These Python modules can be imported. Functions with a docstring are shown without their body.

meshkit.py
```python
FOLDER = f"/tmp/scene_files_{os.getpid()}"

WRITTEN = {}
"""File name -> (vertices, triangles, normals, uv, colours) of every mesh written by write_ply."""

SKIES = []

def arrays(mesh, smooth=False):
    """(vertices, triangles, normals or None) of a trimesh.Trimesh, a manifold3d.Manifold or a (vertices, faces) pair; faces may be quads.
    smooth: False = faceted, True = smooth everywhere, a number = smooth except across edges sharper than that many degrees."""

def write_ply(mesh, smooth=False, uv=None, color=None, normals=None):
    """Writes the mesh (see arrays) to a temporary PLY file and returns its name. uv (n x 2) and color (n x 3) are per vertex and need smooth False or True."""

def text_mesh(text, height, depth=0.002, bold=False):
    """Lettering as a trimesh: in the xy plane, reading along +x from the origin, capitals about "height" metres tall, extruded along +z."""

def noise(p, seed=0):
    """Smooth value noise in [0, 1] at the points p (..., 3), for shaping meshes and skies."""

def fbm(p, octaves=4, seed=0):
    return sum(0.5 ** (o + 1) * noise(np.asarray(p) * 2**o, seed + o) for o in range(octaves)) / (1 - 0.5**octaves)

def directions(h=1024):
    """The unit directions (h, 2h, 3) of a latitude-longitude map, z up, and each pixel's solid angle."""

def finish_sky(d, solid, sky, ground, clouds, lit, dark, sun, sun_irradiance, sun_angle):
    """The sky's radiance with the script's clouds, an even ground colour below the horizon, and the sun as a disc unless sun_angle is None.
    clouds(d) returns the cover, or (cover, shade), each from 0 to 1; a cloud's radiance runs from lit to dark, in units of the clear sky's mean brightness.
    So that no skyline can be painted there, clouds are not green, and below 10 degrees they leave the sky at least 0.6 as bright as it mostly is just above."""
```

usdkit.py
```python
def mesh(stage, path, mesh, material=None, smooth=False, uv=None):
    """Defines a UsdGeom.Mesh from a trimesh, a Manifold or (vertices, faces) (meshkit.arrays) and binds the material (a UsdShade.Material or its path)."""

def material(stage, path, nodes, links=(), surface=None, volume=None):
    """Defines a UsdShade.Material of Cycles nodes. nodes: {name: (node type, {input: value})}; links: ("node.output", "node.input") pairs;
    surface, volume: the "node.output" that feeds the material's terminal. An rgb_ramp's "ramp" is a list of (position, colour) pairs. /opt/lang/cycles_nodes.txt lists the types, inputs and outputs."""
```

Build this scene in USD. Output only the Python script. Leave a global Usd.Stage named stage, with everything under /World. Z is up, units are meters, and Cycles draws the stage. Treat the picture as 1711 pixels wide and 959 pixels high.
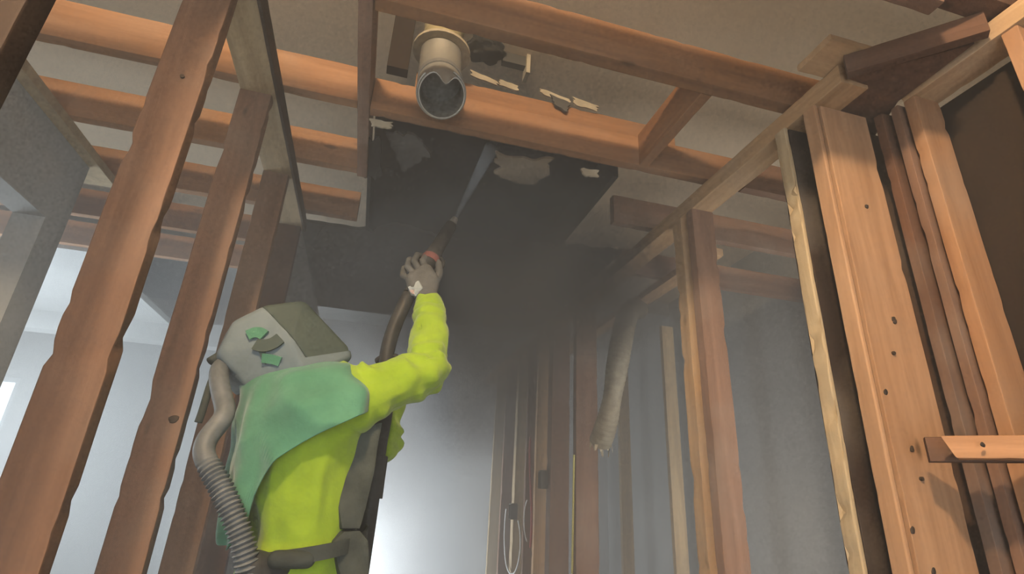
import math, random
import numpy as np, trimesh, usdkit, meshkit
from manifold3d import Manifold, OpType, CrossSection
from pxr import Usd, UsdGeom, UsdLux, Gf, Sdf, UsdShade, Vt

random.seed(7); RNG = np.random.default_rng(7)
stage = Usd.Stage.CreateInMemory()
UsdGeom.SetStageUpAxis(stage, UsdGeom.Tokens.z); UsdGeom.SetStageMetersPerUnit(stage, 1.0)
world = UsdGeom.Xform.Define(stage, '/World'); stage.SetDefaultPrim(world.GetPrim())
UsdGeom.Scope.Define(stage, '/World/Looks')
A = np.array

# ---------------------------------------------------------------- camera, light, exposure
FPX, YAW, PITCH, ROLL = 889.57, .24914905, .38246046, .05018371
EYE = A([0, 0, 1.25])
_f = A([math.sin(YAW)*math.cos(PITCH), math.cos(YAW)*math.cos(PITCH), math.sin(PITCH)])
_r = np.cross(_f, [0, 0, 1]); _r /= np.linalg.norm(_r); _u = np.cross(_r, _f)
c_, s_ = math.cos(ROLL), math.sin(ROLL)
RIGHT, UP, FWD = c_*_r+s_*_u, -s_*_r+c_*_u, _f
cam = UsdGeom.Camera.Define(stage, '/World/camera')
m4 = np.eye(4); m4[0, :3], m4[1, :3], m4[2, :3], m4[3, :3] = RIGHT, UP, -FWD, EYE
cam.AddTransformOp().Set(Gf.Matrix4d(*m4.ravel().tolist()))
cam.CreateHorizontalApertureAttr(36.0); cam.CreateVerticalApertureAttr(36.0*959/1711)
cam.CreateFocalLengthAttr(FPX/1711*36.0); cam.CreateClippingRangeAttr(Gf.Vec2f(.02, 100))
cam.CreateExposureAttr(0.22)

def light_xf(l, pos, aim):
    d = A(aim, float)-A(pos, float); d /= np.linalg.norm(d)
    r = np.cross(d, [0, 0, 1.0]); r /= np.linalg.norm(r); u = np.cross(r, d)
    m = np.eye(4); m[0, :3], m[1, :3], m[2, :3], m[3, :3] = r, u, -d, pos
    l.AddTransformOp().Set(Gf.Matrix4d(*m.ravel().tolist()))
# the sky that the windows look out on
dome = UsdLux.DomeLight.Define(stage, '/World/sky_light'); dome.CreateIntensityAttr(1.0); dome.CreateColorAttr(Gf.Vec3f(.75, .88, 1.0))
# daylight coming in through the windows of the left-hand room
day = UsdLux.RectLight.Define(stage, '/World/window_daylight'); day.CreateWidthAttr(1.9); day.CreateHeightAttr(1.3)
day.CreateIntensityAttr(12.0); day.CreateColorAttr(Gf.Vec3f(.80, .91, 1.0)); light_xf(day, (-2.86, 3.55, 1.35), (1.0, 4.4, 1.0))
# added cold light, out of view behind the hall drywall, brightening the far wall
hall = UsdLux.RectLight.Define(stage, '/World/hall_light'); hall.CreateWidthAttr(.35); hall.CreateHeightAttr(.35)
hall.CreateIntensityAttr(310.0); hall.CreateColorAttr(Gf.Vec3f(.84, .92, 1.0)); light_xf(hall, (-.60, 4.35, .45), (.5, 5.3, .75))
# added fill for the right-hand room, out of view behind the corner post
side = UsdLux.RectLight.Define(stage, '/World/side_room_light'); side.CreateWidthAttr(.7); side.CreateHeightAttr(1.5)
side.CreateIntensityAttr(7.5); side.CreateColorAttr(Gf.Vec3f(1.0, .98, .94)); light_xf(side, (2.08, 1.22, 1.1), (2.0, 4.0, 1.3))
# warm work lamp on the wall behind the camera, high up
lamp = UsdLux.SphereLight.Define(stage, '/World/work_lamp'); lamp.CreateRadiusAttr(.07)
lamp.CreateIntensityAttr(950.0); lamp.CreateColorAttr(Gf.Vec3f(1.0, .77, .51)); lamp.AddTranslateOp().Set(Gf.Vec3d(-.35, -.50, 2.85))
# added soft fill from behind the camera, at the unseen doorway
back = UsdLux.RectLight.Define(stage, '/World/doorway_light'); back.CreateWidthAttr(1.6); back.CreateHeightAttr(1.8)
back.CreateIntensityAttr(1.0); back.CreateColorAttr(Gf.Vec3f(1.0, .95, .88)); light_xf(back, (-.3, -1.35, 1.0), (0, 2.0, 1.6))

# ---------------------------------------------------------------- helpers
names = {}
def numbered(parent, name):
    k = names.get((parent, name), 0); names[(parent, name)] = k+1
    return name if k == 0 else f'{name}_{k:03d}'
def tag(p, label=None, cat=None, group=None, kind=None):
    p = p.GetPrim() if hasattr(p, 'GetPrim') else p
    for k, v in (('label', label), ('category', cat), ('group', group), ('kind', kind)):
        if v: p.SetCustomDataByKey(k, v)
    return p
def thing(name, label, cat, loc=(0, 0, 0), rotz=0, group=None, kind=None):
    x = UsdGeom.Xform.Define(stage, '/World/'+numbered('/World', name))
    x.AddTranslateOp().Set(Gf.Vec3d(*map(float, loc))); x.AddRotateZOp().Set(float(rotz))
    tag(x, label, cat, group, kind); x.base = A(loc, float)
    bases[str(x.GetPath())] = A(loc, float)
    return x
bases = {'/World': np.zeros(3)}
def obj(name, mesh, mat, parent=None, smooth=30, xf=None, label=None):
    """One Mesh; vertices are world coordinates, moved into the parent thing's frame."""
    pp = str(parent.GetPath()) if parent is not None else '/World'
    path = pp+'/'+numbered(pp, name)
    if hasattr(mesh, 'to_mesh'):
        q = mesh.to_mesh(); mesh = trimesh.Trimesh(q.vert_properties[:, :3], q.tri_verts, process=False)
    elif isinstance(mesh, tuple):
        v, f, _ = meshkit.arrays(mesh); mesh = trimesh.Trimesh(v, f, process=False)
    base = bases.get(pp, np.zeros(3))
    if xf is None and np.any(base): mesh = mesh.copy(); mesh.apply_translation(-base)
    p = usdkit.mesh(stage, path, mesh, mat, smooth=smooth)
    bases[path] = base
    if xf is not None:
        m = np.array(xf, float); m[:3, 3] -= base
        p.AddTransformOp().Set(Gf.Matrix4d(*m.T.ravel().tolist())); bases[path] = np.zeros(3)
    if label: tag(p, label)
    return p
def at(px_, py_, **k):
    """The place on the plane x, y or z = value seen at a pixel of the 1711 x 959 frame."""
    d = (px_-855.5)/FPX*RIGHT-(py_-479.5)/FPX*UP+FWD
    (a, v), = k.items(); i = 'xyz'.index(a)
    return EYE+(v-EYE[i])/d[i]*d
def box(x0, x1, y0, y1, z0, z1):
    m = trimesh.creation.box([x1-x0, y1-y0, z1-z0]); m.apply_translation([(x0+x1)/2, (y0+y1)/2, (z0+z1)/2]); return m
def cat_(ms): return trimesh.util.concatenate(ms)

# ---------------------------------------------------------------- materials
def mat(name, nodes, links, surface='p.BSDF', volume=None):
    return usdkit.material(stage, '/World/Looks/'+name, nodes, links, surface=surface, volume=volume)
def wood(name, dark, light, knot=.6, rough=.75, dust=.25, bump=.25):
    n = {'tc': ('texture_coordinate', {}), 'oi': ('object_info', {}),
         'm1': ('math', {'math_type': 'multiply', 'value2': 41.0}), 'cx': ('combine_xyz', {}),
         'ad': ('vector_math', {'math_type': 'add'}),
         'mp': ('mapping', {'scale': (26, 26, 1.6)}), 'gr': ('noise_texture', {'scale': 1.0, 'detail': 5, 'roughness': .6, 'distortion': .35}),
         'rp': ('rgb_ramp', {'ramp': [(.28, dark), (.52, tuple(.5*(a+b) for a, b in zip(dark, light))), (.78, light)]}),
         'mk': ('mapping', {'scale': (9, 9, 3.2)}), 'kn': ('voronoi_texture', {'scale': 1.0, 'randomness': 1.0}),
         'kr': ('rgb_ramp', {'ramp': [(0.0, (1-knot*.75,)*3), (.05, (1-knot*.8,)*3), (.10, (1, 1, 1))]}),
         'mx': ('mix', {'mix_type': 'multiply', 'fac': 1.0}),
         'bl': ('noise_texture', {'scale': 3.1, 'detail': 3}), 'br': ('rgb_ramp', {'ramp': [(.48, (0, 0, 0)), (.7, (dust,)*3)]}),
         'du': ('mix', {'color2': (.34, .30, .25)}),
         'vm': ('math', {'math_type': 'multiply_add', 'value2': .38, 'value3': .80}), 'vv': ('hsv', {'saturation': 1.0}),
         'bp': ('bump', {'strength': bump, 'distance': .004}), 'p': ('principled_bsdf', {'roughness': rough, 'specular_ior_level': .25})}
    l = [('oi.random', 'm1.value1'), ('m1.value', 'cx.x'), ('m1.value', 'cx.z'), ('tc.object', 'ad.vector1'), ('cx.vector', 'ad.vector2'),
         ('ad.vector', 'mp.vector'), ('mp.vector', 'gr.vector'), ('gr.fac', 'rp.fac'), ('ad.vector', 'mk.vector'), ('mk.vector', 'kn.vector'),
         ('kn.distance', 'kr.fac'), ('rp.color', 'mx.color1'), ('kr.color', 'mx.color2'), ('ad.vector', 'bl.vector'), ('bl.fac', 'br.fac'),
         ('br.color', 'du.fac'), ('mx.color', 'du.color1'), ('oi.random', 'vm.value1'), ('vm.value', 'vv.value'), ('du.color', 'vv.color'),
         ('gr.fac', 'bp.height'), ('bp.normal', 'p.normal'), ('vv.color', 'p.base_color')]
    return mat(name, n, l)
def rough(name, col, col2=None, scale=3, rgh=.85, bump=0.0, bscale=40, detail=4, lo=.35, hi=.7, **kw):
    n = {'tc': ('texture_coordinate', {}), 'n': ('noise_texture', {'scale': scale, 'detail': detail, 'roughness': .6}),
         'r': ('rgb_ramp', {'ramp': [(lo, col), (hi, col2 or col)]}), 'p': ('principled_bsdf', {'roughness': rgh, 'specular_ior_level': .25, **kw})}
    l = [('tc.object', 'n.vector'), ('n.fac', 'r.fac'), ('r.color', 'p.base_color')]
    if bump:
        n['bn'] = ('noise_texture', {'scale': bscale, 'detail': 4}); n['b'] = ('bump', {'strength': bump, 'distance': .004})
        l += [('tc.object', 'bn.vector'), ('bn.fac', 'b.height'), ('b.normal', 'p.normal')]
    return mat(name, n, l)
W_RED = wood('wood_red', (.145, .082, .053), (.26, .15, .10))
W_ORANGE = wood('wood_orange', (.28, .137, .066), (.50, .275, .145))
W_BEAM = wood('wood_beam', (.19, .090, .042), (.34, .172, .082), dust=.12)
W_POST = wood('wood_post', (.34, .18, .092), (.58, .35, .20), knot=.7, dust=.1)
W_TAN = wood('wood_tan', (.34, .20, .10), (.58, .38, .21), knot=.45)
W_PALE = wood('wood_pale', (.36, .26, .15), (.58, .45, .28), knot=.4, dust=.35)
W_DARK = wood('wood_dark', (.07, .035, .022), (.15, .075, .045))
W_SHADED = wood('wood_shaded', (.022, .014, .010), (.05, .030, .020))  # wood colour with shade put in, for faces in shadow
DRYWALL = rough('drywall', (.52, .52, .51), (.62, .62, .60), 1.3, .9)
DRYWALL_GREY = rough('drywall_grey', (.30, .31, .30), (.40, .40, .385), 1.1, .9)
DRYWALL_SHADED = rough('drywall_shaded', (.022, .014, .009), (.04, .026, .017), 1.6, .9)  # brown darkened to hold the shadow on the corner board
SOOTY = rough('sooty_drywall', (.035, .033, .030), (.13, .122, .11), 1.7, .95, .05, lo=.3, hi=.72)
DECK = rough('roof_deck', (.56, .45, .32), (.64, .52, .38), 1.2, .9)
SOOT = rough('soot', (.016, .015, .014), (.045, .042, .038), 6, 1.0, .5, 25)
TORN = rough('torn_drywall', (.30, .25, .18), (.48, .42, .31), 8, .95, .4, 40)
FLOOR = rough('dusty_concrete', (.20, .19, .18), (.32, .31, .29), 2.5, .8, .2)
def metal(name, col, r, m=1.0): return rough(name, col, tuple(c*.7 for c in col), 6, r, .05, 30, metallic=m)
TIN = metal('dull_tin', (.36, .34, .30), .5, .5)
TIN_IN = metal('dusty_tin', (.30, .30, .29), .6, .7)
FLEX = rough('dusty_foil', (.20, .175, .13), (.31, .275, .21), 20, .7, .3, 60, metallic=.25)
NAIL = rough('rusty_nail', (.03, .025, .022), (.07, .045, .03), 30, .6)
HIVIS = rough('hivis_cloth', (.235, .355, .018), (.295, .43, .025), 9, .85, .35, 60, sheen_weight=.2)
GREEN = rough('green_canvas', (.055, .175, .108), (.085, .235, .145), 7, .85, .25, 90, sheen_weight=.25)
GREEN_D = rough('green_shell', (.042, .058, .050), (.068, .088, .076), 5, .7, .1, 60)
GREY_SH = rough('dusty_grey_shell', (.115, .145, .158), (.185, .225, .24), 5, .7, .1, 60)
HARNESS = rough('dark_webbing', (.030, .036, .032), (.065, .075, .065), 12, .75, .3, 120)
RUBBER = rough('black_rubber', (.022, .022, .021), (.05, .05, .048), 14, .55, .1)
HOSE_G = rough('grey_hose', (.095, .105, .11), (.18, .19, .195), 16, .5, .1)
GLOVE = rough('grey_glove', (.07, .072, .07), (.13, .13, .125), 20, .85, .4, 150)
PATCH = rough('glove_patch', (.30, .33, .33), (.42, .45, .44), 60, .6)
PINK = rough('patch_mark', (.60, .42, .38))
RED_P = rough('red_plastic', (.16, .06, .055), (.2, .08, .07), 8, .5)
SKIN = rough('skin', (.50, .32, .24), (.54, .35, .27), 8, .55)
TROUSER = rough('dark_trousers', (.04, .045, .05), (.07, .075, .08), 9, .85, .3, 80)
BOOT = rough('work_boot', (.05, .035, .025), (.09, .06, .04), 9, .7, .2)
VISOR = mat('visor', {'p': ('principled_bsdf', {'base_color': (.12, .13, .12), 'roughness': .12})}, [])
CABLE_W = rough('white_cable', (.62, .62, .60)); CABLE_R = rough('red_cable', (.42, .10, .09)); CABLE_Y = rough('yellow_cable', (.55, .50, .16))
BOXBLUE = rough('box_plastic', (.10, .095, .085), (.16, .15, .13), 9)
PANE = mat('window_glass', {'f': ('fresnel', {'IOR': 1.45}), 't': ('transparent_bsdf', {}), 'g': ('glossy_bsdf', {'roughness': .02}), 'x': ('mix_closure', {})},
           [('f.fac', 'x.fac'), ('t.BSDF', 'x.closure1'), ('g.BSDF', 'x.closure2')], surface='x.closure')
PVC = rough('window_frame_white', (.75, .76, .76))

# ---------------------------------------------------------------- timber
def timber(L, w, t, wane=.004, seed=0, bite=0.0, n=None):
    """A length of sawn timber along +z, w wide (x), t thick (y), arrises rounded and worn, its ends square."""
    n = n or max(10, int(L/.022))
    c = min(.004, t*.12)
    prof = A([(-w/2+c, -t/2), (w/2-c, -t/2), (w/2-c*.3, -t/2+c*.3), (w/2, -t/2+c), (w/2, t/2-c), (w/2-c*.3, t/2-c*.3), (w/2-c, t/2), (-w/2+c, t/2),
              (-w/2+c*.3, t/2-c*.3), (-w/2, t/2-c), (-w/2, -t/2+c), (-w/2+c*.3, -t/2+c*.3)])
    k = len(prof); z = np.linspace(0, L, n)
    V = np.zeros((n, k, 3)); V[..., :2] = prof; V[..., 2] = z[:, None]
    q = np.stack([V[..., 0]*14+seed*3.7, V[..., 1]*14, V[..., 2]*7], -1)
    V[..., 0] += (meshkit.noise(q, seed)-.5)*wane*.3; V[..., 1] += (meshkit.noise(q*1.3, seed+50)-.5)*wane*.3
    # worn and bitten arrises: pull corner vertices inward
    corner = np.abs(prof[:, 0])/(w/2)+np.abs(prof[:, 1])/(t/2) > 1.6
    q2 = np.stack([V[..., 0]*3+seed, np.sign(V[..., 0])*3+np.sign(V[..., 1])*7+0*V[..., 0], V[..., 2]*22+seed*5], -1)
    b = np.clip(meshkit.noise(q2, seed+9)-.70, 0, 1)*2.2*(wane*.8+bite)
    V[:, corner, 0] -= np.sign(prof[corner, 0])*b[:, corner]*.9; V[:, corner, 1] -= np.sign(prof[corner, 1])*b[:, corner]*.45
    V[0, :, 2] = 0; V[-1, :, 2] = L
    v = V.reshape(-1, 3); i, j = np.meshgrid(np.arange(n-1), np.arange(k), indexing='ij')
    f = np.stack([i*k+j, i*k+(j+1) % k, (i+1)*k+(j+1) % k, (i+1)*k+j], -1).reshape(-1, 4)
    f = np.vstack([f[:, [0, 1, 2]], f[:, [0, 2, 3]]])
    cap = [(0, j+1, j) for j in range(1, k-1)]; top = [((n-1)*k, (n-1)*k+j, (n-1)*k+j+1) for j in range(1, k-1)]
    return trimesh.Trimesh(v, np.vstack([f, cap, top]), process=False)
seedc = [0]
def board(name, label, cat, p0, p1, w, t, wdir, m, wane=.004, bite=0.0, group=None, parent=None, slant=None):
    """A board between two points (centre line); w measured along wdir."""
    p0, p1 = A(p0, float), A(p1, float); z = p1-p0; L = np.linalg.norm(z); z /= L
    x = A(wdir, float); x -= x.dot(z)*z; x /= np.linalg.norm(x); y = np.cross(z, x)
    xf = np.eye(4); xf[:3, 0], xf[:3, 1], xf[:3, 2], xf[:3, 3] = x, y, z, p0
    seedc[0] += 1
    T = timber(L, w, t, wane, seedc[0], bite)
    if slant: e = T.vertices[:, 2] < 1e-9; T.vertices[e, 2] += (w/2-T.vertices[e, 0])*slant[0]+(t/2-T.vertices[e, 1])*slant[1]
    p = obj(name, T, m, parent, 35, xf)
    if parent is None: tag(p, label, cat, group)
    p.xf = xf
    return p
def stud(label, x0, x1, y0, y1, z0, z1, m, wane=.004, bite=0.0, group=None, name='wall_stud', cat='stud', dx=0, dy=0):
    return board(name, label, cat, ((x0+x1)/2, (y0+y1)/2, z0), ((x0+x1)/2+dx, (y0+y1)/2+dy, z1), x1-x0, y1-y0, (1, 0, 0), m, wane, bite, group)
def rail(label, x0, x1, y0, y1, z0, z1, m, along, name='ceiling_joist', cat='joist', wane=.004, bite=0.0, group=None):
    """A level timber along x or y; its section spans the other two ranges."""
    if along == 'x': return board(name, label, cat, (x0, (y0+y1)/2, (z0+z1)/2), (x1, (y0+y1)/2, (z0+z1)/2), z1-z0, y1-y0, (0, 0, 1), m, wane, bite, group)
    return board(name, label, cat, ((x0+x1)/2, y0, (z0+z1)/2), ((x0+x1)/2, y1, (z0+z1)/2), z1-z0, x1-x0, (0, 0, 1), m, wane, bite, group)
def nail(parent, x, y, z, r=.0045):
    c = trimesh.creation.cylinder(r, .006, sections=10); c.apply_transform(trimesh.transformations.rotation_matrix(math.pi/2, [1, 0, 0])); c.apply_translation([x, y, z])
    inv = np.linalg.inv(parent.xf); c.apply_transform(inv)
    pp = str(parent.GetPath()); usdkit.mesh(stage, pp+'/'+numbered(pp, 'nail_head'), c, NAIL, smooth=30)
def knot(parent, x, y, z, rx, rz, tilt=0):
    c = trimesh.creation.icosphere(2, 1.0); c.vertices *= [rx, .0025, rz]
    c.vertices *= 1+.5*(meshkit.noise(c.vertices*[300, 300, 300]+x*50, 3)[:, None]-.5)
    c.apply_transform(trimesh.transformations.rotation_matrix(tilt, [0, 1, 0])); c.apply_translation([x, y, z]); c.apply_transform(np.linalg.inv(parent.xf))
    pp = str(parent.GetPath()); usdkit.mesh(stage, pp+'/'+numbered(pp, 'knot'), c, NAIL, smooth=True)

# ---------------------------------------------------------------- the setting
def struct(name, mesh, m, label=None, smooth=False):
    p = obj(name, mesh, m, None, smooth); tag(p, label, None, None, 'structure'); return p
XL, XR, YB, YF = -3.0, 2.45, 5.3, -1.5
ZD = 2.95
struct('floor', box(XL-.1, XR+.1, YF-.1, YB+.1, -.1, 0), FLOOR, 'dusty bare concrete floor of the gutted rooms')
struct('ceiling', box(XL-.1, XR+.1, YF-.1, 3.95, ZD, ZD+.05), DECK, 'tan roof deck boards seen above the ceiling joists')
struct('ceiling_hall', box(XL-.1, XR+.1, 3.95, YB+.1, 2.83, ZD+.05), DRYWALL_GREY, 'pale far ceiling of the hall past the sooty ceiling panel')
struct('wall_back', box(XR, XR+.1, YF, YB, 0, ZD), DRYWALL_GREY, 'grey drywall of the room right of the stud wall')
# far wall with one window at the left end
W1 = (-3.0+.04, -2.80, .75, 2.01)
struct('wall_far', cat_([box(W1[1], XR, YB, YB+.1, 0, ZD), box(XL, W1[1], YB, YB+.1, W1[3], ZD), box(XL, W1[1], YB, YB+.1, 0, W1[2])]), DRYWALL, 'pale far wall lit cold white low down')
struct('wall_behind', cat_([box(XL, -1.15, YF-.1, YF, 0, ZD), box(.55, XR, YF-.1, YF, 0, ZD), box(-1.15, .55, YF-.1, YF, 2.05, ZD)]), DRYWALL_GREY, 'wall behind the camera with the doorway')
# left outer wall with the large daylight window
struct('wall_left', cat_([box(XL-.1, XL, YF, 2.55, 0, ZD), box(XL-.1, XL, 4.55, YB, 0, ZD), box(XL-.1, XL, 2.55, 4.55, 0, .65), box(XL-.1, XL, 2.55, 4.55, 2.05, ZD)]), DRYWALL, 'pale outer wall of the bright left room')
def window(n, label, x0, x1, y0, y1, z0, z1, axis):
    t = thing(f'window_{n}', label, None, ((x0+x1)/2, (y0+y1)/2, z0), kind='structure')
    b = .035
    if axis == 'y':
        fr = [box(x0, x0+b, y0, y1, z0, z1), box(x1-b, x1, y0, y1, z0, z1), box(x0+b, x1-b, y0, y1, z0, z0+b), box(x0+b, x1-b, y0, y1, z1-b, z1)]
        gl = box(x0+b, x1-b, (y0+y1)/2-.003, (y0+y1)/2+.003, z0+b, z1-b)
    else:
        ym = (y0+y1)/2
        fr = [box(x0, x1, y0, y0+b, z0, z1), box(x0, x1, y1-b, y1, z0, z1), box(x0, x1, ym-b/2, ym+b/2, z0+b, z1-b), box(x0, x1, y0+b, y1-b, z0, z0+b), box(x0, x1, y0+b, y1-b, z1-b, z1)]
        gl = box((x0+x1)/2-.003, (x0+x1)/2+.003, y0+b, y1-b, z0+b, z1-b)
    obj('window_frame', cat_(fr), PVC, t, False); obj('pane', gl, PANE, t, False)
window(1, 'narrow glaring window at the far end of the left room', XL, W1[1], YB+.02, YB+.08, W1[2], W1[3], 'y')
window(2, 'wide daylight window in the left outer wall', XL-.08, XL-.02, 2.55, 4.55, .65, 2.05, 'x')

# hall drywall: left side past the studs, sooty dropped ceiling, its far edge
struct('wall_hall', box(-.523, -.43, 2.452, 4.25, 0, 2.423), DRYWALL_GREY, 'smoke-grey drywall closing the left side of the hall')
def ragged_panel():
    rng = np.random.default_rng(3)
    xs = np.linspace(-.40, 1.11, 46)
    edge = 2.40+.10*np.interp(xs, [-.4, -.15, 0, .25, .5, .75, 1.11], [0, .1, -2.2, -1.2, -2.4, -3.4, -4.4])*.5
    edge = edge+rng.normal(0, .014, len(xs)); edge[xs < -.17] = 2.40+rng.normal(0, .004, (xs < -.17).sum())
    pts = [(x, e) for x, e in zip(xs, edge)]+[(1.11, 3.66), (-.45, 3.66), (-.45, 2.452), (-.41, 2.452), (-.41, 2.40)]
    return CrossSection([pts[::-1]] if False else [pts]).extrude(.016) if CrossSection([pts]).area() > 0 else CrossSection([pts[::-1]]).extrude(.016)
struct('ceiling_panel', ragged_panel().translate((0, 0, 2.424)), SOOTY, 'soot-blackened ceiling board with a torn front edge')
struct('trim_1', box(-.43, 1.11, 3.62, 3.66, 2.44, 2.9), SOOTY, 'end of the dropped ceiling in the hall')
# partition of the left room with its doorway
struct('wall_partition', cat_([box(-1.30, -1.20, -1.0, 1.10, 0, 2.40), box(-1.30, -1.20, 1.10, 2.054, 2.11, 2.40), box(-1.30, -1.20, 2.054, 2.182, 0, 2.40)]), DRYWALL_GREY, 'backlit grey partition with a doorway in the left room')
struct('trim_2', box(-1.31, -1.16, -1.0, 2.33, 2.402, 2.438), W_PALE, 'grey dusted top plate over the left partition')
# soffit of the left room
struct('ceiling_left', box(-3.0, -1.6, 3.2, 5.3, 2.42, 2.46), DRYWALL, 'pale ceiling at the far end of the left room')
struct('trim_3', box(-3.0, -.53, 4.6, 4.75, 2.28, 2.46), DRYWALL, 'pale bulkhead crossing the far left room')

# ---------------------------------------------------------------- left stud wall
ZP = 2.40
for k, (lab, mt, wn, bt) in enumerate([('nearest left wall stud at the upper left edge, shade put into its dark colour', W_SHADED, .004, 0),  # stud in shade, darkened through its colour
        ('broad left stud with a chipped right edge, second from the left', W_RED, .005, .010),
        ('middle left stud with a knot low down, right of the broad one', W_RED, .005, .007),
        ('left stud behind the hooded worker, farthest of the left row', W_RED, .004, .002),
        ]):
    y = .565+.465*k
    s = stud(lab, -.523, -.430, y, y+.038, .038, ZP, mt, wn, bt)
    if k == 2: knot(s, *at(290, 700, y=y-.0005), .011, .010)
    if k == 1:
        nail(s, *at(305, 128, y=y-.001))
stud('left stud end buried in the smoky drywall', -.523, -.424, 2.41, 2.447, .038, ZP, W_DARK)
rail('top plate over the left studs, pale below and dark along its edge', -.523, -.415, .2, 2.45, ZP, ZP+.038, W_PALE, 'y', 'top_plate', 'plate')
rail('added dark strip standing for the shaded edge of the left top plate', -.414, -.404, .2, 2.44, 2.388, ZP+.042, W_SHADED, 'y', 'ribbon_strip', 'strip', wane=.002)  # dark strip added for the shade on the room side of the plate
rail('floor plate under the left studs', -.523, -.430, .2, 2.42, 0, .038, W_RED, 'y', 'floor_plate', 'plate')

# ---------------------------------------------------------------- ceiling joists
ZJ, ZT = 2.44, 2.58
rail('heavy near joist running across to the right wall', -.13, 1.36, 1.068, 1.112, ZJ, ZT, W_BEAM, 'x', bite=.003)
rail('joist over the sooty hole with a strip of torn board on top', -.133, 1.30, 1.508, 1.548, ZJ, ZT-.01, W_BEAM, 'x', bite=.004)
rail('rough dark ledger standing behind the hole joist', .0, 1.05, 1.565, 1.60, ZT-.01, 2.69, W_BEAM, 'x', 'ledger_board', 'board', bite=.006)
rail('nearest of the lit joists across the left room', -2.98, -.175, 1.487, 1.527, ZJ, ZT, W_ORANGE, 'x', wane=.006)
rail('second lit joist across the left room', -2.98, -.175, 1.888, 1.928, ZJ, ZT, W_ORANGE, 'x', wane=.006)
rail('third joist of the left room, half lost in haze', -2.98, -.175, 2.31, 2.35, ZJ, ZT, W_ORANGE, 'x')
rail('joist of the left room just behind the hazy third one', -2.98, -.53, 2.74, 2.78, ZJ, ZT, W_ORANGE, 'x')
rail('farthest joist of the left room', -2.98, -.53, 3.16, 3.20, ZJ, ZT, W_ORANGE, 'x')
rail('deep doubled beam crossing the upper right corner, sized to shade the joists behind', -2.98, 2.44, .60, .66, 2.418, 2.64, W_DARK, 'x', 'ceiling_beam', 'beam')  # made deeper and longer for the shadow it throws on the joists
rail('added unseen board under the deep beam, shading the post top', .62, 1.13, .60, .64, 2.345, 2.416, W_RED, 'x', 'scab_board', 'board')  # out of view, put in to shade the top of the post
rail('trimmer joist at the left side of the duct bay', -.175, -.135, .66, 1.945, ZJ, ZT, W_RED, 'y', 'trimmer_joist', 'joist')
rail('blocking between the heavy joist and the hole joist', .852, .89, 1.112, 1.508, ZJ, ZT, W_BEAM, 'y', 'blocking', 'block')
rail('joist stub running on behind the right wall', 1.31, 2.44, 1.508, 1.548, ZJ, ZT, W_RED, 'x')
rail('hazy joist across the right-hand room', .95, 2.44, 1.93, 1.97, ZJ, ZT, W_RED, 'x')
rail('faint joist deep in the right-hand room', 1.22, 2.44, 2.42, 2.46, ZJ, ZT, W_RED, 'x')
for p, rr in (((963, 33), .012), ((1088, 76), .010), ((800, 3), .012)):
    pass

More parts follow.
